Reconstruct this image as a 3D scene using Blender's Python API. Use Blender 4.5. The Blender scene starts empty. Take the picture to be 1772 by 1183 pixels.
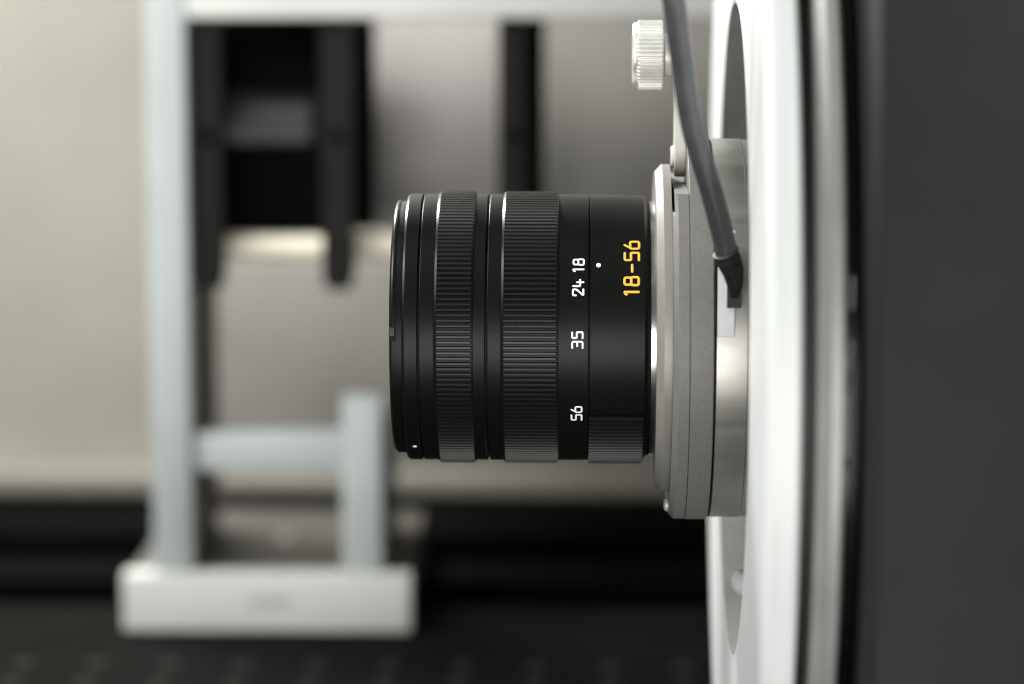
import bpy, bmesh, math, random
from mathutils import Vector, Matrix

random.seed(7)
MM = 0.001
S = bpy.context.scene
COL = S.collection

# ------------------------------------------------------------------ camera
F_PX, W_PX, H_PX = 5180.0, 1772.0, 1183.0
PITCH = math.radians(8.0)
YAW = math.atan(124.0 / F_PX)
DIST = 700.0
fwd = Vector((-math.sin(YAW) * math.cos(PITCH), math.cos(YAW) * math.cos(PITCH), -math.sin(PITCH)))
right = fwd.cross(Vector((0, 0, 1))).normalized()
up = right.cross(fwd).normalized()


def ray(px, py):
    return (fwd + right * ((px - W_PX / 2) / F_PX) - up * ((py - H_PX / 2) / F_PX)).normalized()


CAM = -ray(1010, 566) * DIST                       # millimetres; the lens axis runs through the origin
VIEW_ELEV = math.asin(CAM.z / DIST)                # elevation of the camera seen from the lens


def at(px, py, Y):
    """world point (mm) seen at a pixel, on the vertical plane at depth Y"""
    r = ray(px, py)
    return CAM + r * ((Y - CAM.y) / r.y)


cam_d = bpy.data.cameras.new('camera')
cam_d.sensor_width = 36.0
cam_d.lens = F_PX / W_PX * 36.0
cam_d.clip_start = 0.02
cam_d.clip_end = 20.0
cam_d.dof.use_dof = True
cam_d.dof.focus_distance = 0.674
cam_d.dof.aperture_fstop = 7.6
cam = bpy.data.objects.new('camera', cam_d)
COL.objects.link(cam)
m = Matrix((right, up, -fwd)).transposed().to_4x4()
m.translation = CAM * MM
cam.matrix_world = m
S.camera = cam

# ------------------------------------------------------------------ world, lamps, exposure
wd = bpy.data.worlds.new('World')
S.world = wd
wd.use_nodes = True
wd.node_tree.nodes['Background'].inputs[0].default_value = (0.95, 1.0, 0.98, 1)
wd.node_tree.nodes['Background'].inputs[1].default_value = 0.16


def area(name, loc, aim, sx, sy, power, col):
    l = bpy.data.lights.new(name, 'AREA')
    l.shape = 'RECTANGLE'
    l.size, l.size_y, l.energy, l.color = sx, sy, power, col
    o = bpy.data.objects.new(name, l)
    COL.objects.link(o)
    o.location = loc
    o.rotation_euler = (Vector(aim) - Vector(loc)).to_track_quat('-Z', 'Y').to_euler()
    o['kind'] = 'helper'
    return o


area('side_lamp', (-0.42, -0.12, 0.50), (0.03, 0, 0), 0.36, 0.36, 6.3, (1.0, 0.99, 0.97))
area('rim_lamp', (-0.30, 0.54, 0.40), (0.0, 0, 0), 0.26, 0.12, 8.5, (1.0, 0.99, 0.97))
area('front_lamp', (-0.02, -1.5, -0.27), (0, 0, 0), 1.3, 0.80, 25.5, (1.0, 0.985, 0.96))
bl_ = area('background_fill', (-0.78, 0.0, 0.42), (-0.10, 0.43, -0.05), 0.4, 0.4, 1.05, (1.0, 0.98, 0.94))  # added fill for stand and wall, spread narrowed to miss the lens
bl_.data.spread = math.radians(58)
S.view_settings.view_transform = 'Standard'
S.view_settings.look = 'None'
S.view_settings.exposure = 0.0
S.view_settings.gamma = 1.0
S.view_settings.use_curve_mapping = False
S.cycles.use_denoising = True
S.cycles.max_bounces = 8
S.cycles.filter_width = 1.15


# ------------------------------------------------------------------ materials
def mat(name, col, rough=0.5, metal=0.0, spec=0.5, var=0.0, vscale=400.0, bump=0.0, bscale=3000.0,
        stretch=None, rvar=0.0, coat=0.0, aniso=0.0):
    mt = bpy.data.materials.new(name)
    mt.use_nodes = True
    nt = mt.node_tree
    b = nt.nodes['Principled BSDF']
    b.inputs['Base Color'].default_value = (*col, 1)
    b.inputs['Roughness'].default_value = rough
    b.inputs['Metallic'].default_value = metal
    b.inputs['Specular IOR Level'].default_value = spec
    b.inputs['Coat Weight'].default_value = coat
    b.inputs['Anisotropic'].default_value = aniso
    tc = nt.nodes.new('ShaderNodeTexCoord')
    src = tc.outputs['Object']
    if stretch:
        mp = nt.nodes.new('ShaderNodeMapping')
        mp.inputs['Scale'].default_value = stretch
        nt.links.new(src, mp.inputs['Vector'])
        src = mp.outputs['Vector']
    if var or rvar:
        n = nt.nodes.new('ShaderNodeTexNoise')
        n.inputs['Scale'].default_value = vscale
        n.inputs['Detail'].default_value = 5
        nt.links.new(src, n.inputs['Vector'])
        if var:
            r = nt.nodes.new('ShaderNodeValToRGB')
            r.color_ramp.elements[0].position = 0.3
            r.color_ramp.elements[1].position = 0.7
            r.color_ramp.elements[0].color = (*[c * (1 - var) for c in col], 1)
            r.color_ramp.elements[1].color = (*[min(1, c * (1 + var)) for c in col], 1)
            nt.links.new(n.outputs['Fac'], r.inputs['Fac'])
            nt.links.new(r.outputs['Color'], b.inputs['Base Color'])
        if rvar:
            mr = nt.nodes.new('ShaderNodeMapRange')
            mr.inputs['From Min'].default_value = 0.3
            mr.inputs['From Max'].default_value = 0.7
            mr.inputs['To Min'].default_value = max(0.02, rough - rvar)
            mr.inputs['To Max'].default_value = min(1, rough + rvar)
            nt.links.new(n.outputs['Fac'], mr.inputs['Value'])
            nt.links.new(mr.outputs['Result'], b.inputs['Roughness'])
    if bump:
        n2 = nt.nodes.new('ShaderNodeTexNoise')
        n2.inputs['Scale'].default_value = bscale
        n2.inputs['Detail'].default_value = 3
        nt.links.new(src, n2.inputs['Vector'])
        bp = nt.nodes.new('ShaderNodeBump')
        bp.inputs['Strength'].default_value = bump
        bp.inputs['Distance'].default_value = 0.0001
        nt.links.new(n2.outputs['Fac'], bp.inputs['Height'])
        nt.links.new(bp.outputs['Normal'], b.inputs['Normal'])
    return mt


M_BLACK = mat('satin_black_anodised', (0.0036, 0.0036, 0.0034), 0.38, 0.0, 0.135, var=0.25, vscale=2500, bump=0.10, bscale=5000, rvar=0.04)
M_EDGE = mat('polished_black_edge', (0.006, 0.006, 0.006), 0.26, 0.0, 0.20, var=0.1, vscale=2500)
M_RIB = mat('satin_black_rib', (0.005, 0.005, 0.0048), 0.40, 0.0, 0.32, var=0.2, vscale=2500, bump=0.08, bscale=5000)
M_GROOVE = mat('groove_black', (0.0012, 0.0012, 0.0012), 0.6, 0.0, 0.15, var=0.3)
M_GLASS = mat('coated_glass', (0.01, 0.012, 0.02), 0.03, 0.0, 0.6, coat=1.0)
M_WHITE_INK = mat('white_paint_fill', (0.85, 0.85, 0.84), 0.55, var=0.03)
M_YELLOW_INK = mat('yellow_paint_fill', (0.80, 0.44, 0.055), 0.55, 0.0, 0.2, var=0.03)
M_CHROME = mat('polished_steel', (0.52, 0.52, 0.50), 0.22, 1.0, var=0.1, vscale=60, stretch=(1, 6, 6))
M_FLANGE = mat('fine_turned_aluminium', (0.25, 0.24, 0.22), 0.45, 0.22, var=0.05, vscale=900, bump=0.05, bscale=3000)
M_LEVER = mat('bright_lever_aluminium', (0.55, 0.54, 0.50), 0.5, 0.1, var=0.05, vscale=300)
M_BLAST = mat('bead_blasted_titanium', (0.165, 0.161, 0.149), 0.55, 0.12, 0.4, var=0.10, vscale=1400, bump=0.22, bscale=2600)
M_COLLAR = mat('brushed_steel_collar', (0.40, 0.39, 0.36), 0.38, 0.85, var=0.09, vscale=30, stretch=(0.5, 9, 9), rvar=0.05)
M_WHITE = mat('white_satin_coat', (0.625, 0.65, 0.64), 0.36, 0.0, 0.4, var=0.055, vscale=22, stretch=(26, 1, 1), bump=0.05, bscale=1500)
M_BOWL = mat('grey_machined_aluminium', (0.27, 0.285, 0.268), 0.5, 0.1, 0.3, var=0.14, vscale=80)
M_RINGGREY = mat('grey_anodised_ring', (0.30, 0.315, 0.295), 0.45, 0.25, 0.3, var=0.08, vscale=70, rvar=0.08)
M_DARKGAP = mat('dark_spacer', (0.040, 0.039, 0.037), 0.5, 0.0, var=0.2, vscale=120)
M_BLACKRING = mat('glossy_black_ring', (0.008, 0.008, 0.008), 0.18, 0.0, 0.6, var=0.2)
M_HOUSING = mat('dark_grey_powder_coat', (0.0108, 0.0108, 0.0114), 0.62, 0.0, 0.20, var=0.30, vscale=14, rvar=0.12, bump=0.2, bscale=1600)
M_CABLE = mat('grey_rubber_jacket', (0.052, 0.056, 0.056), 0.24, 0.0, 0.85, var=0.16, vscale=150, bump=0.10, bscale=700)
M_SLEEVE = mat('shrink_sleeve', (0.012, 0.012, 0.012), 0.6, 0.0, 0.25, var=0.4, vscale=500, bump=0.4, bscale=900)
M_LIP = mat('grey_sleeve_lip', (0.06, 0.06, 0.06), 0.55, 0.0, 0.2, var=0.2)
M_PLUG = mat('black_plastic', (0.006, 0.006, 0.006), 0.5, 0.0, 0.3, var=0.2)
M_TAB = mat('white_plastic', (0.63, 0.65, 0.655), 0.5, 0.0, 0.2, var=0.04, vscale=300)
M_STEEL = mat('nickel_steel', (0.62, 0.61, 0.58), 0.42, 0.30, var=0.05, vscale=400, rvar=0.06)
M_ALU = mat('pale_anodised_profile', (0.345, 0.375, 0.372), 0.45, 0.0, 0.3, var=0.08, vscale=22)
M_ALU_LIFT = mat('pale_profile_lifted', (0.49, 0.50, 0.48), 0.7, 0.0, 0.08, var=0.06, vscale=22)  # lighter stand tone: brightness the lamps leave out is put into the colour
M_GLINT = mat('bearing_glint_grey', (0.20, 0.19, 0.185), 0.35, 0.3, var=0.1)
M_BRACKET = mat('black_bracket', (0.0045, 0.0042, 0.0036), 0.5, 0.0, 0.12, var=0.25, vscale=40)
M_ROLLER = mat('black_roller', (0.0035, 0.0033, 0.0037), 0.5, 0.0, 0.5, var=0.2, vscale=40)
M_CREAM = mat('cream_rod', (0.80, 0.75, 0.61), 0.4, 0.0, 0.4, var=0.05, vscale=40)
M_WALL = mat('beige_wall_paint', (0.34, 0.33, 0.286), 0.7, 0.0, 0.2, var=0.14, vscale=7, bump=0.1, bscale=300)
M_PANEL = mat('grey_pink_panel', (0.40, 0.378, 0.362), 0.4, 0.0, 0.3, var=0.18, vscale=10)
M_PANEL2 = mat('grey_back_panel', (0.255, 0.243, 0.222), 0.45, 0.0, 0.3, var=0.12, vscale=9)
M_STAND_SHADE = mat('stand_shade_brown_grey', (0.085, 0.079, 0.069), 0.5, 0.0, 0.3, var=0.10, vscale=25)  # shade on the base top and upright sides put into this colour
M_BOARD = mat('warm_grey_board', (0.205, 0.196, 0.178), 0.6, 0.0, 0.2, var=0.18, vscale=10)
M_ENGRAVE = mat('engraved_grey', (0.30, 0.31, 0.30), 0.6, var=0.1)
M_LEDGE = mat('ledge_paint', (0.215, 0.206, 0.175), 0.6, 0.0, 0.3, var=0.05, vscale=15)
M_TABLE = mat('black_anodised_table', (0.0033, 0.0035, 0.003), 0.85, 0.0, 0.04, var=0.25, vscale=30)
M_RAIL = mat('black_rail', (0.0014, 0.0014, 0.0014), 0.85, 0.0, 0.03, var=0.25, vscale=30)
M_INSERT = mat('dark_steel_insert', (0.030, 0.030, 0.027), 0.7, 0.0, 0.1, var=0.15, vscale=200)


# ------------------------------------------------------------------ mesh helpers (all lengths in mm)
def tag(o, label=None, cat=None, group=None, kind=None):
    for k, v in (('label', label), ('category', cat), ('group', group), ('kind', kind)):
        if v:
            o[k] = v
    return o


def finish(name, bm, material, parent=None, sharp=22.0, edge=False):
    bmesh.ops.recalc_face_normals(bm, faces=bm.faces)
    lim = math.radians(sharp)
    for f in bm.faces:
        f.smooth = True
        if edge and -0.97 < f.normal.x < -0.25:
            f.material_index = 1
    for e in bm.edges:
        if len(e.link_faces) == 2:
            e.smooth = e.calc_face_angle(0) < lim
    bmesh.ops.scale(bm, vec=(MM, MM, MM), verts=bm.verts)
    me = bpy.data.meshes.new(name)
    bm.to_mesh(me)
    bm.free()
    me.materials.append(material)
    if edge:
        me.materials.append(M_EDGE)
    o = bpy.data.objects.new(name, me)
    COL.objects.link(o)
    if parent:
        o.parent = parent
        o.matrix_parent_inverse = Matrix.Translation(-parent.location) if parent.parent is None else Matrix.Identity(4)
    return o


def thing(name, loc, label, cat, group=None):
    o = bpy.data.objects.new(name, None)
    o.empty_display_size = 0.01
    o.location = Vector(loc) * MM
    COL.objects.link(o)
    return tag(o, label, cat, group)


def lathe(bm, prof, segs=192, a0=None, a1=None, centre=(0, 0)):
    """revolve the closed profile [(x, r)] round the X axis; angle 0 faces -Y, positive is up"""
    full = a0 is None
    n = segs if full else segs + 1
    rings = []
    for i in range(n):
        a = 2 * math.pi * i / segs if full else a0 + (a1 - a0) * i / segs
        rings.append([bm.verts.new((x, centre[0] - r * math.cos(a), centre[1] + r * math.sin(a))) for x, r in prof])
    k = len(prof)
    for i in range(n if full else n - 1):
        p, q = rings[i], rings[(i + 1) % n]
        for j in range(k):
            j2 = (j + 1) % k
            if prof[j][1] < 1e-6 and prof[j2][1] < 1e-6:
                continue
            bm.faces.new((p[j], p[j2], q[j2], q[j]))
    if not full:
        bm.faces.new(rings[0])
        bm.faces.new(rings[-1][::-1])
    bmesh.ops.remove_doubles(bm, verts=bm.verts, dist=1e-5)
    return bm


def ring(name, prof, material, parent, segs=192, edge=False, **kw):
    return finish(name, lathe(bmesh.new(), prof, segs, **kw), material, parent, edge=edge)


def tube_prof(x0, x1, r, ri, cl=0.12, cr=0.12):
    """ring section with small chamfers on the outer edges"""
    return [(x0, ri), (x0, r - cl), (x0 + cl * 1.65, r), (x1 - cr, r), (x1, r - cr), (x1, ri)]


def box(bm, x0, x1, y0, y1, z0, z1, bev=0.0, seg=3):
    vs = [bm.verts.new((x, y, z)) for x in (x0, x1) for y in (y0, y1) for z in (z0, z1)]
    fs = []
    for idx in ((0, 1, 3, 2), (4, 6, 7, 5), (0, 4, 5, 1), (2, 3, 7, 6), (0, 2, 6, 4), (1, 5, 7, 3)):
        fs.append(bm.faces.new([vs[i] for i in idx]))
    if bev:
        es = list({e for f in fs for e in f.edges})
        bmesh.ops.bevel(bm, geom=es, offset=bev, segments=seg, profile=0.5, affect='EDGES')
    return bm


def mkbox(name, x0, x1, y0, y1, z0, z1, material, parent=None, bev=0.0, seg=3):
    return finish(name, box(bmesh.new(), x0, x1, y0, y1, z0, z1, bev, seg), material, parent)


def catmull(pts, n=14):
    out = []
    P = [pts[0] * 2 - pts[1]] + list(pts) + [pts[-1] * 2 - pts[-2]]
    for i in range(1, len(P) - 2):
        for k in range(n):
            t = k / n
            a, b, c, d = P[i - 1], P[i], P[i + 1], P[i + 2]
            out.append(0.5 * ((2 * b) + (c - a) * t + (2 * a - 5 * b + 4 * c - d) * t * t + (3 * b - a - 3 * c + d) * t ** 3))
    out.append(P[-2])
    return out


def sweep(bm, path, radii, segs=28, flat=1.0):
    rings = []
    ref = Vector((1, 0, 0))
    for i, p in enumerate(path):
        t = (path[min(i + 1, len(path) - 1)] - path[max(i - 1, 0)]).normalized()
        u = (ref - t * ref.dot(t)).normalized()
        v = t.cross(u)
        r = radii[i]
        rings.append([bm.verts.new(p + u * (r * math.cos(2 * math.pi * k / segs)) + v * (r * flat * math.sin(2 * math.pi * k / segs))) for k in range(segs)])
    for i in range(len(rings) - 1):
        for k in range(segs):
            bm.faces.new((rings[i][k], rings[i][(k + 1) % segs], rings[i + 1][(k + 1) % segs], rings[i + 1][k]))
    bm.faces.new(rings[0])
    bm.faces.new(rings[-1][::-1])
    return bm


# ------------------------------------------------------------------ table, wall, ledge
TZ = -157.6
wall_y = 622.0
table = thing('optical_table', (0, 200, TZ), 'black optical table with rows of small threaded holes under the stand', 'table')
mkbox('table_top', -420, 420, -190, 392, TZ - 40, TZ, M_TABLE, table, 1.0)
# threaded inserts: two rows show as pale discs along the bottom of the photograph
p0, p1 = at(168, 1153, 301), at(168 + 127, 1153, 301)
pitch = 25.0
ins = None
x_first = p0.x - pitch
bm = lathe(bmesh.new(), [(0, 1.7), (0, 3.2), (0.35, 3.2), (0.35, 1.7)], 20)
bmesh.ops.rotate(bm, cent=(0, 0, 0), matrix=Matrix.Rotation(math.radians(-90), 3, 'Y'), verts=bm.verts)
ins = finish('threaded_insert', bm, M_INSERT, table)
k = 0
for ry in (301 - 25, 301):
    for i in range(11):
        o = ins if k == 0 else ins.copy()
        if k:
            COL.objects.link(o)
            o.parent = table
            o.matrix_parent_inverse = ins.matrix_parent_inverse.copy()
        o.location = Vector((x_first + i * pitch, ry, TZ + 0.1)) * MM
        k += 1

rail = thing('slide_rail', (0, 430, TZ), 'black slide rail running along the table behind the pale base block', 'rail')
mkbox('rail_bed', -420, 420, 396, 620, TZ - 40, TZ - 8, M_RAIL, rail, 1.0)
mkbox('rail_bar', -420, 420, 430, 470, TZ - 8, TZ + 1, M_RAIL, rail, 1.5)
mkbox('rail_bar', -420, 420, 500, 560, TZ - 8, TZ + 4, M_RAIL, rail, 1.5)

tag(mkbox('wall', -620, 620, wall_y, wall_y + 40, TZ - 60, 620, M_WALL), 'beige painted back wall', None, None, 'structure')
a, b = at(100, 856, 600), at(100, 818, 600)
tag(mkbox('ledge', -430, 430, 600, wall_y - 0.5, a.z, b.z, M_LEDGE, None, 2.0),
    'beige ledge strip along the foot of the back wall', 'ledge')

# ------------------------------------------------------------------ pale aluminium stand
Y0 = 348.0
bl, br_ = at(213, 1097, Y0), at(711, 1097, Y0)
bt = at(460, 994, Y0)
stand = thing('aluminium_stand', ((bl.x + br_.x) / 2, Y0 + 60, TZ), 'pale silver frame stand with H-shaped uprights on a thick base block', 'stand')
mkbox('front_block', bl.x, br_.x, Y0, Y0 + 10, TZ + 0.2, bt.z, M_ALU_LIFT, stand, 1.2, 3)
mkbox('base_plate', bl.x + 1.5, br_.x - 1.5, Y0 + 10.1, Y0 + 124, TZ + 0.2, bt.z - 1.0, M_STAND_SHADE, stand, 0.8)
YP = Y0 + 3
pa, pb, pt = at(266, 970, YP), at(334, 970, YP), at(300, -60, YP)
mkbox('shaded_side', pa.x + 1, pb.x - 0.6, YP + 16.1, YP + 86, bt.z + 0.1, pt.z - 20, M_STAND_SHADE, stand, 0.8)  # shaded flank of the upright, built as a darker separate piece
mkbox('tall_upright', pa.x, pb.x, YP, YP + 16, bt.z + 0.02, pt.z, M_ALU, stand, 1.2)
qa, qb, qt = at(593, 970, YP), at(662, 970, YP), at(625, 692, YP)
mkbox('shaded_side', qa.x + 1, qb.x - 0.6, YP + 16.1, YP + 86, bt.z + 0.1, qt.z - 15, M_STAND_SHADE, stand, 0.8)
mkbox('short_upright', qa.x, qb.x, YP, YP + 16, bt.z + 0.1, qt.z, M_ALU, stand, 1.2)
c0, c1 = at(300, 816, YP + 3), at(300, 750, YP + 3)
mkbox('crossbar', pb.x + 0.1, qa.x - 0.1, YP + 3, YP + 17, c0.z, c1.z, M_ALU, stand, 1.2)
t0 = at(600, 32, YP)
mkbox('top_beam', pb.x + 0.1, 130, YP + 0.5, YP + 22, t0.z, t0.z + 26, M_ALU_LIFT, stand, 1.2)
e0, e1 = at(432, 1046, Y0), at(502, 1034, Y0)
mkbox('engraved_mark', e0.x, e1.x, Y0 - 0.15, Y0 + 0.5, e0.z, e1.z, M_ENGRAVE, stand)
sc = at(490, 918, Y0 + 60)
bm = lathe(bmesh.new(), [(0, 0), (0, 3.4), (1.2, 3.0), (1.6, 0)], 24)
bmesh.ops.rotate(bm, cent=(0, 0, 0), matrix=Matrix.Rotation(math.radians(-90), 3, 'Y'), verts=bm.verts)
bmesh.ops.translate(bm, vec=(sc.x, Y0 + 66, bt.z - 0.95), verts=bm.verts)
finish('screw', bm, M_STEEL, stand)

# ------------------------------------------------------------------ black brackets, roller, cream rod
YB = YP + 6
LB = ('black bracket bar beside the tall pale upright', 'black bracket bar between the roller and the pink panel',
      'black bracket bar between two bare panels above the lens')
for (x0, x1, ybot, lab, dep) in ((330, 384, 502, LB[0], 12), (556, 610, 502, LB[1], 12), (862, 908, 470, LB[2], 12)):
    A, B, C_ = at(x0, 300, YB), at(x1, 300, YB), at(x0, ybot, YB)
    top = t0.z - 0.02
    root = thing('black_bracket', ((A.x + B.x) / 2, YB + dep / 2, C_.z), lab, 'bracket', 'black brackets hanging from the top beam')
    bm = bmesh.new()
    w = B.x - A.x
    # bar that narrows towards a blunt foot
    prof = [(A.x, top), (A.x, C_.z + 5), (A.x + w * 0.12, C_.z), (B.x - w * 0.12, C_.z), (B.x, C_.z + 5), (B.x, top)]
    f1 = [bm.verts.new((x, YB, z)) for x, z in prof]
    f2 = [bm.verts.new((x, YB + dep, z)) for x, z in prof]
    bm.faces.new(f1)
    bm.faces.new(f2[::-1])
    for i in range(6):
        bm.faces.new((f1[i], f1[(i + 1) % 6], f2[(i + 1) % 6], f2[i]))
    bmesh.ops.bevel(bm, geom=list(bm.edges), offset=0.8, segments=2, affect='EDGES')
    finish('bar', bm, M_BRACKET, root)
    if x0 > 400:
        e0, e1, eb = at(x1 + 2, 300, YB + 34), at(x1 + 33, 300, YB + 34), at(x1, 398 if x0 < 700 else 470, YB + 34)
        mkbox('rear_bar', e0.x, e1.x, YB + 34, YB + 56, eb.z, top, M_RAIL, root, 0.8)
        mkbox('bridge', A.x + w * 0.5, B.x + 2, YB + 12.1, YB + 33.9, top - 14, top - 2, M_RAIL, root, 0.8)
    zc = at(x0, 236, YB).z
    bm = lathe(bmesh.new(), [(0, 0), (0, 2.6), (1.4, 2.2), (1.6, 0)], 18)
    bmesh.ops.rotate(bm, cent=(0, 0, 0), matrix=Matrix.Rotation(math.radians(-90), 3, 'Z'), verts=bm.verts)
    bmesh.ops.translate(bm, vec=((A.x + B.x) / 2, YB + 0.2, zc), verts=bm.verts)
    finish('bolt', bm, M_RAIL, root)

YR = YB + 16 + 36
ra, rb, rt, rbm = at(384, 225, YR), at(556, 225, YR), at(470, 52, YR), at(470, 398, YR)
R_ = (rt.z - rbm.z) / 2
roller = thing('black_roller', ((ra.x + rb.x) / 2, YR, rbm.z), 'black horizontal roller held between two black brackets', 'roller')
xa, xb = ra.x + 0.3, rb.x - 0.3
ring('drum', [(xa, 2), (xa, R_ - 0.6), (xa + 0.6, R_), (xb - 0.6, R_), (xb, R_ - 0.6), (xb, 2)], M_ROLLER, roller, 96, centre=(YR, (rt.z + rbm.z) / 2))
ring('axle', [(xa - 1.5, 0), (xa - 1.5, 1.9), (xb + 1.5, 1.9), (xb + 1.5, 0)], M_RAIL, roller, 24, centre=(YR, (rt.z + rbm.z) / 2))

mkbox('back_plate', xa - 1, xb + 5, YR + 2, YR + 6, rbm.z - 4, rt.z + 6, M_RAIL, roller, 0.5)
for y0, y1 in ((47, 162), (250, 399)):  # added dark plates that trim the drum's highlights to one band
    P, Q = at(380, y1, YB + 8), at(560, y0, YB + 8)
    mkbox('highlight_mask', P.x, Q.x, YB + 12.2, YB + 13.6, P.z, Q.z, M_RAIL, roller, 0.4, 2)
# wall cabinets behind the brackets
for (x0, x1, y0, y1, Yp, mt_, lab) in ((618, 905, 20, 398, YB + 92, M_PANEL, 'pinkish grey cabinet front between two black bracket bars above the lens'),
                                       (925, 1262, 20, 520, YB + 96, M_PANEL2, 'grey cabinet front between a black bracket bar and the white disc')):
    P, Q = at(x0, y1, Yp), at(x1, y0, Yp)
    tag(mkbox('wall_cabinet', P.x, Q.x, Yp, wall_y - 0.5, P.z, Q.z, mt_, None, 1.0), lab, 'cabinet')
P, Q = at(352, 818, wall_y - 12), at(1262, 452, wall_y - 12)
tag(mkbox('back_board', P.x, Q.x, wall_y - 12, wall_y - 1, P.z, Q.z, M_BOARD, None, 1.0), 'grey board fixed to the wall behind the stand and below the lens', 'board')
YC = YB + 16.9
ca, cb, cc = at(350, 426, YC), at(700, 426, YC), at(400, 405, YC)
rod = tag(ring('cream_rod', [(ca.x, 0), (ca.x, 4.2), (ca.x + 0.6, 4.8), (cb.x - 0.6, 4.8), (cb.x, 4.2), (cb.x, 0)], M_CREAM, None, 32, centre=(YC, ca.z)),
          'cream horizontal rod running behind the feet of the black brackets', 'rod')

# ------------------------------------------------------------------ machine housing and rotary stage on the table
house = thing('machine_housing', (150, 0, TZ), 'dark grey machine housing filling the side behind the white disc', 'machine')
mkbox('body', 53, 260, -155, 190, TZ + 0.2, 330, M_HOUSING, house, 1.5, 4)

stage = thing('rotary_stage', (40, 0, -136), 'white rotary disc with grey outer ring carrying the lens adapter', 'rotary stage')
XD = 34.6
ring('white_disc', [(XD, 76.0), (XD, 133.8), (XD + 1.2, 135), (40.6, 135), (41.2, 134.4), (41.2, 76.0)], M_WHITE, stage, 256)
ring('bowl', [(XD + 0.1, 75.95), (XD + 0.1, 75.3), (51.5, 75.3), (51.5, 0), (52.5, 0), (52.5, 75.95)], M_BOWL, stage, 192)
ring('spacer_ring', [(41.35, 110), (41.35, 121), (44.1, 121), (44.1, 110)], M_DARKGAP, stage, 192)
ring('outer_ring', [(44.2, 110), (44.2, 130.6), (44.5, 131.2), (46.8, 132.3), (47.0, 132.9), (49.0, 133), (49.6, 132.4), (49.6, 110)], M_RINGGREY, stage, 256)
ring('bearing_ring', [(49.65, 100), (49.65, 124), (52.8, 124), (52.8, 100)], M_BLACKRING, stage, 192)
ring('bearing_lip', [(51.0, 124.05), (51.0, 126), (51.3, 126.3), (51.8, 126.3), (52.1, 126), (52.1, 124.05)], M_BLACKRING, stage, 192)
for yy, hh in ((505, 3.4), (600, 1.6), (660, 2.4), (805, 1.2)):
    e = at(1484, yy, -124)
    mkbox('bearing_glint', 50.8, 51.6, -125.6, -123.0, e.z - hh, e.z + hh, M_GLINT, stage, 0.3, 2)  # small block standing in for a glint on the bearing ring
sp = at(1276, 1001, 0)
scr = ring('screw', [(51.4, 0), (51.4, 1.6), (38.6, 1.6), (38.6, 3.1), (36.8, 3.1), (35.6, 2.3), (35.0, 1.2), (34.9, 0)], M_WHITE, stage, 32, centre=(-4, sp.z))

# ------------------------------------------------------------------ lens adapter (flanges, collar, lever, knob)
adapter = thing('lens_adapter', (26, 0, -44.5), 'grey metal lens adapter of stacked round flanges between lens and white disc', 'adapter')
ring('front_flange', [(16.3, 0), (16.3, 36.3), (17.9, 38.1), (19.75, 38.1), (19.75, 0)], M_FLANGE, adapter, 256)
bm = lathe(bmesh.new(), [(19.8, 0), (19.8, 43.3), (20.9, 44.5), (23.25, 44.5), (23.35, 44.4), (23.35, 0)], 256)
zcut = at(1185, 316, 0).z
res = bmesh.ops.bisect_plane(bm, geom=bm.verts[:] + bm.edges[:] + bm.faces[:], plane_co=(0, 0, zcut), plane_no=(0, 0, 1), clear_outer=True)
ed = [e for e in res['geom_cut'] if isinstance(e, bmesh.types.BMEdge)]
bmesh.ops.holes_fill(bm, edges=[e for e in bm.edges if e.is_boundary])
for zz in (29.4, 29.5):
    bmesh.ops.bisect_plane(bm, geom=bm.verts[:] + bm.edges[:] + bm.faces[:], plane_co=(0, 0, zz), plane_no=(0, 0, 1))
for v in bm.verts:
    if v.co.z > 29.45 and v.co.x < 20.0:
        v.co.x += 0.55
finish('clamp_plate', bm, M_BLAST, adapter)
ring('backing_plate', [(23.45, 0), (23.45, 44.5), (23.55, 44.6), (28.4, 44.6), (28.6, 44.4), (28.6, 0)], M_BLAST, adapter, 256)
ring('shadow_gap', [(28.6, 30), (28.6, 43.6), (29.05, 43.6), (29.05, 30)], M_GROOVE, adapter, 192)
ring('collar', [(29.05, 30), (29.05, 43.9), (29.2, 44.1), (35.9, 44.1), (36.1, 43.9), (51.4, 43.9), (51.4, 30)], M_COLLAR, adapter, 256)
# screw on the lower front of the clamp plate
ring('flange_screw', [(19.9, 0), (19.9, 1.5), (19.3, 1.5), (18.9, 1.1), (18.8, 0)], M_STEEL, adapter, 24, centre=(-6, -40.9))

# locking lever standing up above the cut of the clamp plate
lx0, lx1 = at(1167, 230, 2).x, min(23.42, at(1188, 230, 2).x)
lz0, lz1 = zcut + 1.2, at(1180, 38, 2).z
bm = bmesh.new()
hw = 7.0
prof = []
for k in range(13):
    a = math.pi + math.pi * k / 12
    prof.append((2 + hw * math.cos(a), lz0 + hw + hw * math.sin(a)))
for k in range(13):
    a = math.pi * k / 12
    prof.append((2 + hw * math.cos(a), lz1 - hw + hw * math.sin(a)))
f1 = [bm.verts.new((lx0, y, z)) for y, z in prof]
f2 = [bm.verts.new((lx1, y, z)) for y, z in prof]
bm.faces.new(f1)
bm.faces.new(f2[::-1])
n = len(prof)
for i in range(n):
    bm.faces.new((f1[i], f1[(i + 1) % n], f2[(i + 1) % n], f2[i]))
bmesh.ops.bevel(bm, geom=[e for e in bm.edges if abs(e.verts[0].co.x - e.verts[1].co.x) < 1e-6], offset=0.25, segments=2, affect='EDGES')
lever = finish('locking_lever', bm, M_LEVER, adapter)
zb = at(1163, 271, 2).z
ring('boss', [(lx0 - 0.8, 0), (lx0 - 0.8, 2.3), (lx0 - 0.5, 2.6), (lx0 - 0.02, 2.6), (lx0 - 0.02, 0)], M_LEVER, lever, 32, centre=(2, zb))

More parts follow.
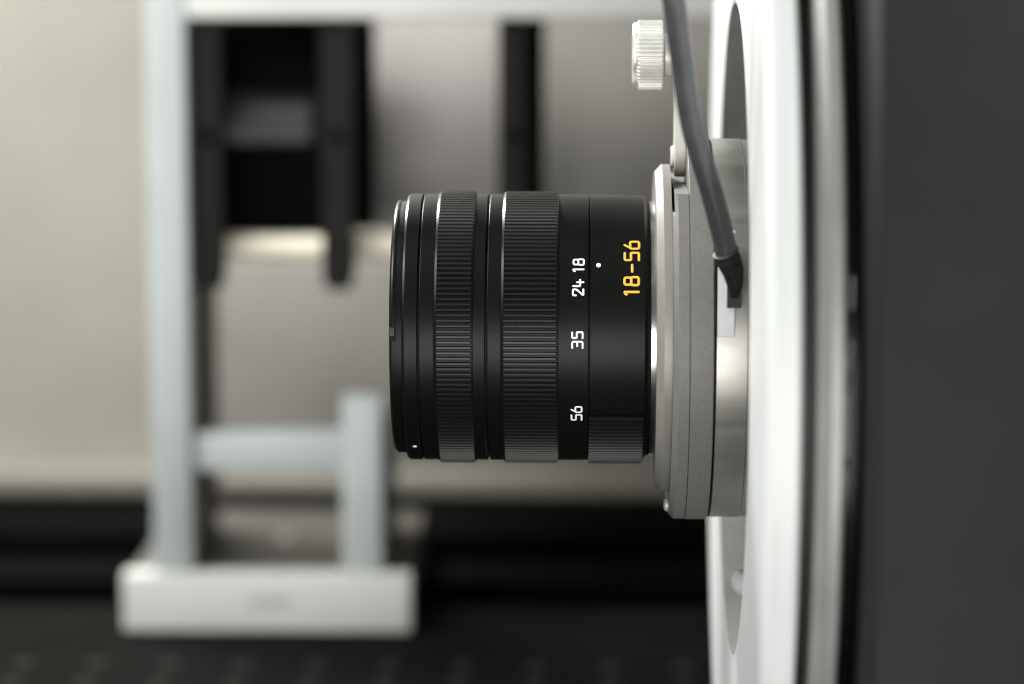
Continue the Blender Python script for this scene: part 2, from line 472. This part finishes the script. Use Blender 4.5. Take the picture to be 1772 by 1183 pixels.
kp = at(1121, 95, 2)
kx0, kx1 = at(1101, 95, 2).x, at(1147, 95, 2).x
bm = bmesh.new()
NT, KR = 50, 8.05
sec = [(kx0 - 0.1, -0.75), (kx0 + 0.55, 0.0), (kx1 - 0.3, 0.0), (kx1, -0.3)]
rows = []
for x, dr in sec:
    row = []
    for i in range(NT * 4):
        tooth = (0.0, 0.0, -0.34, -0.34)[i % 4]
        r = KR + dr + (tooth if dr > -0.5 else -0.1)
        a = 2 * math.pi * (i + 0.5) / (NT * 4)
        row.append(bm.verts.new((x, kp.y - r * math.cos(a), kp.z + r * math.sin(a))))
    rows.append(row)
for j in range(len(rows) - 1):
    for i in range(NT * 4):
        bm.faces.new((rows[j][i], rows[j][(i + 1) % (NT * 4)], rows[j + 1][(i + 1) % (NT * 4)], rows[j + 1][i]))
bm.faces.new(rows[0])
bm.faces.new(rows[-1][::-1])
knob = finish('knurled_knob', bm, M_STEEL, adapter, 25)
ring('shaft', [(kx1 + 0.02, 0), (kx1 + 0.02, 4.6), (kx1 + 0.4, 5.0), (lx0 - 0.05, 5.0), (lx0 - 0.05, 0)], M_STEEL, knob, 40, centre=(kp.y, kp.z))
bm = bmesh.new()
rr = []
for x, g in ((kx0 - 0.12, 1.0), (kx0 - 0.5, 0.99), (kx0 - 0.85, 0.93)):
    row = []
    for i in range(120):
        a = 2 * math.pi * i / 120
        r = (7.0 + 0.55 * math.cos(7 * (a + 0.18))) * g
        row.append(bm.verts.new((x, kp.y - r * math.cos(a), kp.z + r * math.sin(a))))
    rr.append(row)
for j in range(2):
    for i in range(120):
        bm.faces.new((rr[j][i], rr[j][(i + 1) % 120], rr[j + 1][(i + 1) % 120], rr[j + 1][i]))
bm.faces.new(rr[0])
bm.faces.new(rr[-1][::-1])
finish('scalloped_face', bm, M_STEEL, knob)

# white connector tab and socket on the near side of the collar
YT = -44.9
ta, tb = at(1241.5, 583, YT), at(1273, 402, YT)
mkbox('connector_tab', ta.x, tb.x, YT, YT + 5, ta.z, tb.z, M_TAB, adapter, 0.15, 2)
mkbox('tab_gap', 28.62, ta.x - 0.02, YT + 0.4, YT + 4, ta.z, tb.z, M_GROOVE, adapter)
sa, sb = at(1258, 533, YT - 0.6), at(1283, 478, YT - 0.6)
bm = bmesh.new()
box(bm, sa.x, sb.x, YT - 0.6, YT + 4, sa.z, sb.z)
finish('socket', bm, M_PLUG, adapter)

# ------------------------------------------------------------------ cable
cable = thing('sensor_cable', at(1271, 520, -47), 'dark grey rubber cable plugged into the collar of the adapter', 'cable')
pts = [at(1150, -150, -78), at(1158, -60, -76), at(1169, 20, -73), at(1181, 110, -69), at(1199, 220, -64), at(1231, 330, -57.5), at(1249, 400, -53), at(1256, 432, -51.2), at(1260, 447, -50.4)]
path = catmull([Vector(p) for p in pts], 16)
sweep_r = [2.45 + 0.03 * math.sin(i * 0.23) + 0.015 * math.sin(i * 0.71) for i in range(len(path))]
finish('jacket', sweep(bmesh.new(), path, sweep_r, 40), M_CABLE, cable, 60)
pts = [at(1255.5, 436, -51.0), at(1262, 452, -50.3), at(1268, 468, -49.6), at(1271.5, 492, -48.6), at(1270.5, 513, -47.7)]
path = catmull([Vector(p) for p in pts], 8)
nn = len(path)
key = [2.78, 2.72, 2.42, 1.75, 1.0]
rad = []
for i in range(nn):
    f = min(i / (nn - 1) * 4, 3.999)
    k = int(f)
    rad.append(key[k] + (key[k + 1] - key[k]) * (f - k) + 0.03 * math.sin(i * 1.3))
sl = finish('shrink_sleeve', sweep(bmesh.new(), path, rad, 36), M_SLEEVE, cable, 60)
d = (path[1] - path[0]).normalized()
lip = [path[0] + d * t for t in (-0.16, -0.12, 0.0, 0.14, 0.2)]
finish('lip', sweep(bmesh.new(), lip, [2.6, 2.92, 3.0, 2.94, 2.7], 40), M_LIP, sl, 60)

# ------------------------------------------------------------------ the lens
lens = thing('camera_lens', (-13, 0, -31.7), 'black zoom lens with ribbed rings, white scale numbers and yellow 18-56 marking', 'lens')


def X(px, r=31.0):
    """axial position (mm) of an edge seen at px on the near side of a cylinder of radius r"""
    return (px - 1010.0) * (DIST - r) / F_PX


def theta(py, r):
    """angle round the axis (world) of the point seen at row py on a cylinder of radius r"""
    lo, hi = -1.35, 1.35
    for _ in range(50):
        t = (lo + hi) / 2
        y = F_PX * r * math.sin(t) / (DIST - r * math.cos(t))
        if y < 566 - py:
            lo = t
        else:
            hi = t
    return (lo + hi) / 2 + VIEW_ELEV


# front bezel with bayonet recess
ring('front_bezel', [(X(672, 29), 25.5), (X(672, 29), 28.25), (X(672.6, 29), 28.7), (X(674.2, 29), 29.1), (X(676.5, 29), 29.35), (X(679, 29), 29.42), (X(694, 29.4), 29.45), (X(694, 29.4), 25.5)], M_BLACK, lens, edge=True)
fb = [o for o in lens.children if o.name.startswith('front_bezel')][0]
# raised bayonet track in front of the recess, ending in a lug
a_top, a_end = theta(566, 29.5), theta(588, 29.5)
ring('bayonet_track', [(X(672.2, 29.5), 28.3), (X(672.2, 29.5), 28.75), (X(673.6, 29.5), 29.15), (X(675.4, 29.5), 29.48), (X(677.8, 29.5), 29.65), (X(681.3, 29.5), 29.66), (X(681.3, 29.5), 28.3)], M_BLACK, fb, 90, edge=True, a0=theta(562, 29.5), a1=theta(562, 29.5) + 2.0)
ring('bayonet_gap', [(X(681.4, 29.5), 29.0), (X(681.4, 29.5), 29.48), (X(684.3, 29.5), 29.48), (X(684.3, 29.5), 29.0)], M_GROOVE, fb, 90, a0=theta(591, 29.5), a1=theta(562, 29.5) + 2.0)
ring('bayonet_lug', [(X(673.5, 29.5), 29.0), (X(673.5, 29.5), 29.75), (X(681.3, 29.5), 29.75), (X(681.3, 29.5), 29.0)], M_RIB, fb, 8, a0=theta(582, 29.5), a1=theta(567.5, 29.5))
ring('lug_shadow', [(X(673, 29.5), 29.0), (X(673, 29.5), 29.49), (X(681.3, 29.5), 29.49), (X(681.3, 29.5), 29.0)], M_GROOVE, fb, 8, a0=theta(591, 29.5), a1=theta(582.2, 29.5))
ring('front_glass', [(X(690, 29), 0), (X(686, 29), 8), (X(690, 29), 16), (X(700, 29), 25.4), (X(706, 29), 25.4), (X(706, 29), 0)], M_GLASS, lens, 96)

ring('front_collar', tube_prof(X(694.5), X(720.5), 31.05, 24, 0.30, 0.12), M_BLACK, lens, edge=True)
fc = lens.children[-1]
ring('groove', [(X(720.5), 24), (X(720.5), 30.2), (X(724.3), 30.2), (X(724.3), 24)], M_GROOVE, lens)
ring('barrel_band', tube_prof(X(724.3), X(749.5), 31.05, 24, 0.07, 0.05), M_BLACK, lens)
ring('middle_band', tube_prof(X(817), X(838.3), 31.05, 24, 0.05, 0.14), M_BLACK, lens)
ring('groove', [(X(838.3), 24), (X(838.3), 30.3), (X(842.6), 30.3), (X(842.6), 24)], M_GROOVE, lens)
ring('middle_band', tube_prof(X(842.6), X(866), 31.05, 24, 0.07, 0.05), M_BLACK, lens)
scale = finish('scale_ring', lathe(bmesh.new(), tube_prof(X(965.5), X(1018), 31.0, 24, 0.05, 0.1), 256), M_BLACK, lens)
ring('groove', [(X(1018), 24), (X(1018), 30.3), (X(1021), 30.3), (X(1021), 24)], M_GROOVE, lens)
rear = finish('rear_barrel', lathe(bmesh.new(), [(X(1021), 24), (X(1021), 30.85), (X(1021.6), 30.97), (X(1116), 30.75), (X(1121.5), 30.1), (X(1121.5), 24)], 256), M_BLACK, lens)
ring('rear_skirt', [(X(1121.5), 24), (X(1121.5), 29.9), (X(1126.5), 29.8), (X(1127), 29.6), (X(1127), 24)], M_GROOVE, lens)
ring('mount_ring', [(X(1127), 20), (X(1127), 29.2), (X(1127.5), 29.4), (X(1137), 29.4), (X(1137), 20)], M_CHROME, lens)

# ribbed rings
RB, RT = 31.36, 31.72


def rib_verts(x0, x1, rb, rt, wb, wt, e0, e1):
    vs = []
    for (x, r, w) in ((x0, rb, wb), (x1, rb, wb), (x0 + e0, rt, wt), (x1 - e1, rt, wt)):
        for s in (-1, 1):
            a = s * w / r
            vs.append((x, -r * math.cos(a), r * math.sin(a)))
    return vs


RIB_F = ((4, 5, 7, 6), (0, 4, 6, 2), (1, 3, 7, 5), (0, 1, 5, 4), (2, 6, 7, 3))


def add_rib(bm, vs, ang):
    c, s = math.cos(-ang), math.sin(-ang)
    v = [bm.verts.new((x, y * c - z * s, y * s + z * c)) for x, y, z in vs]
    for f in RIB_F:
        bm.faces.new([v[i] for i in f])


def ribs(parent, vs, count, a_lo, a_hi, phase, full=True):
    """single ribs for the side that shows, the hidden rest as one part"""
    proto = None
    rest = bmesh.new()
    step = 2 * math.pi / count
    for i in range(count):
        a = (phase + i * step + math.pi) % (2 * math.pi) - math.pi
        if a_lo <= a <= a_hi:
            if proto is None:
                bm = bmesh.new()
                add_rib(bm, vs, 0)
                proto = finish('rib', bm, M_RIB, parent, 20)
                o = proto
            else:
                o = proto.copy()
                COL.objects.link(o)
                o.parent = parent
            o.matrix_parent_inverse = Matrix.Identity(4)
            o.rotation_euler = (-a, 0, 0)
        elif full:
            add_rib(rest, vs, a)
    if full:
        tag(finish('hidden_ribs', rest, M_RIB, parent, 20), kind='stuff')
    else:
        rest.free()


EDGE = math.radians(80)


def ribbed_ring(name, px0, px1, count):
    x0, x1 = X(px0, 31.7), X(px1, 31.7)
    # floor of the ring with a bright turned rim on its front edge
    o = finish(name, lathe(bmesh.new(), [(x0, 24), (x0, 31.2), (x0 + 0.05, 31.31), (x0 + 0.58, 31.66), (x0 + 0.62, 31.66), (x0 + 0.65, RB), (x1 - 0.12, RB), (x1, RB - 0.12), (x1, 24)], 256), M_BLACK, lens, edge=True)
    vs = rib_verts(x0 + 0.45, x1 - 0.18, RB - 0.02, RT, 0.405, 0.215, 0.2, 0.22)
    ribs(o, vs, count, VIEW_ELEV - EDGE, VIEW_ELEV + EDGE, VIEW_ELEV + 0.004)
    return o


ribbed_ring('focus_ring', 749.5, 817, 163)
ribbed_ring('zoom_ring', 866, 965.5, 163)

# ribbed thumb grip low on the rear barrel
g0, g1 = X(1019, 31.7), X(1115.5, 31.7)
a_top = theta(727, 31.7)
grip = ring('thumb_grip', [(g0, 30.4), (g0, 31.3), (g1, 31.3), (g1, 30.4)], M_BLACK, rear, 60, a0=a_top - 1.5, a1=a_top + 0.03)
vs = rib_verts(g0, g1 + 0.1, 31.28, 31.75, 0.46, 0.22, 0.12, 0.5)
step = math.radians(2.45)
proto = None
for i in range(30):
    a = a_top - i * step
    if proto is None:
        bm = bmesh.new()
        add_rib(bm, vs, 0)
        proto = o = finish('rib', bm, M_RIB, grip, 20)
    else:
        o = proto.copy()
        COL.objects.link(o)
        o.parent = grip
    o.matrix_parent_inverse = Matrix.Identity(4)
    o.rotation_euler = (-a, 0, 0)

# ------------------------------------------------------------------ engraved, paint-filled numerals
GLYPH = {   # strokes in a box of width 1, height 1: (points, corner radius, closed)
    '1': [([(0.0, 0.86), (0.08, 0.94), (0.62, 1.0), (0.62, 0.0)], 0.10, False)],
    '8': [([(0.06, 1), (0.94, 1), (0.94, 0.53), (0.06, 0.53)], 0.22, True), ([(0, 0.53), (1, 0.53), (1, 0), (0, 0)], 0.24, True)],
    '2': [([(0, 0.74), (0, 1), (1, 1), (1, 0.66), (0, 0), (1, 0)], 0.22, False)],
    '4': [([(0.0, 1), (0.0, 0.32), (1.0, 0.32)], 0.10, False), ([(0.62, 0.62), (0.62, 0.0)], 0.0, False)],
    '3': [([(0, 1), (1, 1), (1, 0), (0, 0)], 0.24, False), ([(0.95, 0.52), (0.3, 0.52)], 0.0, False)],
    '5': [([(0.95, 1), (0, 1), (0, 0.56), (1, 0.56), (1, 0), (0, 0)], 0.16, False)],
    '6': [([(0, 0.62), (1, 0.62), (1, 0), (0, 0)], 0.22, True), ([(0.5, 1.0), (0.0, 0.5)], 0.0, False)],
    '-': [([(0, 0.48), (1, 0.48)], 0.0, False)],
}


def round_path(pts, rad, closed):
    out = []
    n = len(pts)
    for i, p in enumerate(pts):
        if not closed and i in (0, n - 1):
            out.append(Vector(p))
            continue
        p = Vector(p)
        a, b = Vector(pts[i - 1]), Vector(pts[(i + 1) % n])
        da, db = (a - p), (b - p)
        r = min(rad, da.length * 0.45, db.length * 0.45)
        if r < 1e-4:
            out.append(p)
            continue
        s, e = p + da.normalized() * r, p + db.normalized() * r
        for k in range(7):
            t = k / 6
            out.append(s * (1 - t) ** 2 + p * 2 * t * (1 - t) + e * t * t)
    return out


def dense(path, closed, step):
    out = []
    n = len(path)
    for i in range(n if closed else n - 1):
        a, b = path[i], path[(i + 1) % n]
        k = max(1, int((b - a).length / step))
        out += [a + (b - a) * (j / k) for j in range(k)]
    if not closed:
        out.append(path[-1])
    return out


def numeral(ch, x_top, x_base, py_left, py_right, r, stroke, material, parent):
    """glyph reading upwards: its top points to -X; it spans rows py_left (lower) to py_right (upper)"""
    aL, aR = theta(py_left, r), theta(py_right, r)
    hs = stroke / 2
    h = (x_base - x_top) - stroke
    w = (aR - aL) * r - stroke
    bm = bmesh.new()
    lift = 0.012
    for pts, rad, closed in GLYPH[ch]:
        q = [(p[0] * w, p[1] * h) for p in pts]
        path = dense(round_path(q, rad * w, closed), closed, 0.12)
        st = []
        n = len(path)
        for i, p in enumerate(path):
            a, b = (path[i - 1], path[(i + 1) % n]) if closed else (path[max(i - 1, 0)], path[min(i + 1, n - 1)])
            t = (b - a).normalized()
            st.append((p, t, 1.0))
        if not closed:
            caps0 = [(path[0] - st[0][1] * hs * math.sin(k * math.pi / 12), st[0][1], math.cos(k * math.pi / 12)) for k in range(6, 0, -1)]
            caps1 = [(path[-1] + st[-1][1] * hs * math.sin(k * math.pi / 12), st[-1][1], math.cos(k * math.pi / 12)) for k in range(1, 7)]
            st = caps0 + st + caps1
        rows = []
        for p, t, s in st:
            s = max(s, 0.02)
            nrm = Vector((-t.y, t.x))
            row = []
            for off, hgt in ((-1, -0.02), (-0.86, lift + 0.02), (0.86, lift + 0.02), (1, -0.02)):
                c = p + nrm * (hs * off * s)
                ang = aL + (hs + c.x) / r
                rr_ = r + hgt
                row.append(bm.verts.new((x_base - hs - c.y, -rr_ * math.cos(ang), rr_ * math.sin(ang))))
            rows.append(row)
        m_ = len(rows)
        for i in range(m_ if closed else m_ - 1):
            a, b = rows[i], rows[(i + 1) % m_]
            for j in range(3):
                bm.faces.new((a[j], a[j + 1], b[j + 1], b[j]))
        lift += 0.006
    return finish('numeral' if ch != '-' else 'dash', bm, material, parent, 60)


RS = 31.0
for ch, lo, hi, x0, x1 in (('1', 470.5, 462.5, 990, 1011), ('8', 459.5, 447, 990.5, 1011.5), ('2', 512.5, 499, 989.5, 1011), ('4', 496.5, 482.5, 990, 1011),
                           ('3', 603.5, 589.5, 988.5, 1010), ('5', 586.5, 573, 988.5, 1010), ('5', 727.5, 716.5, 987.5, 1008.5), ('6', 714.5, 702.5, 987.5, 1008.5)):
    numeral(ch, X(x0), X(x1), lo, hi, RS, 0.44, M_WHITE_INK, scale)
RY = 30.83
for ch, lo, hi, x0, x1 in (('1', 511, 500, 1078.5, 1107), ('8', 495, 477, 1078.5, 1107.5), ('-', 471.5, 456, 1079, 1108), ('5', 451.5, 435, 1079, 1108), ('6', 431.5, 416, 1079, 1108.5)):
    numeral(ch, X(x0), X(x1), lo, hi, RY, 0.57, M_YELLOW_INK, rear)


def dot(px, py, r, rad, material, parent, sx=1.0):
    bm = bmesh.new()
    a0 = theta(py, r)
    c = bm.verts.new((X(px, r), -(r + 0.03) * math.cos(a0), (r + 0.03) * math.sin(a0)))
    prev = None
    rows = []
    for k in range(28):
        a = 2 * math.pi * k / 28
        row = []
        for s, hgt in ((0.93, 0.03), (1.0, -0.02)):
            ang = a0 + rad * s * math.sin(a) / r
            row.append(bm.verts.new((X(px, r) + rad * s * math.cos(a), -(r + hgt) * math.cos(ang), (r + hgt) * math.sin(ang))))
        rows.append(row)
    for k in range(28):
        p, q = rows[k], rows[(k + 1) % 28]
        bm.faces.new((c, p[0], q[0]))
        bm.faces.new((p[0], p[1], q[1], q[0]))
    return finish('index_dot', bm, material, parent, 60)


dot(1035.5, 458.5, 30.94, 0.56, M_WHITE_INK, rear)
dot(711, 773.5, 31.05, 0.50, M_WHITE_INK, fc)

bpy.context.view_layer.update()
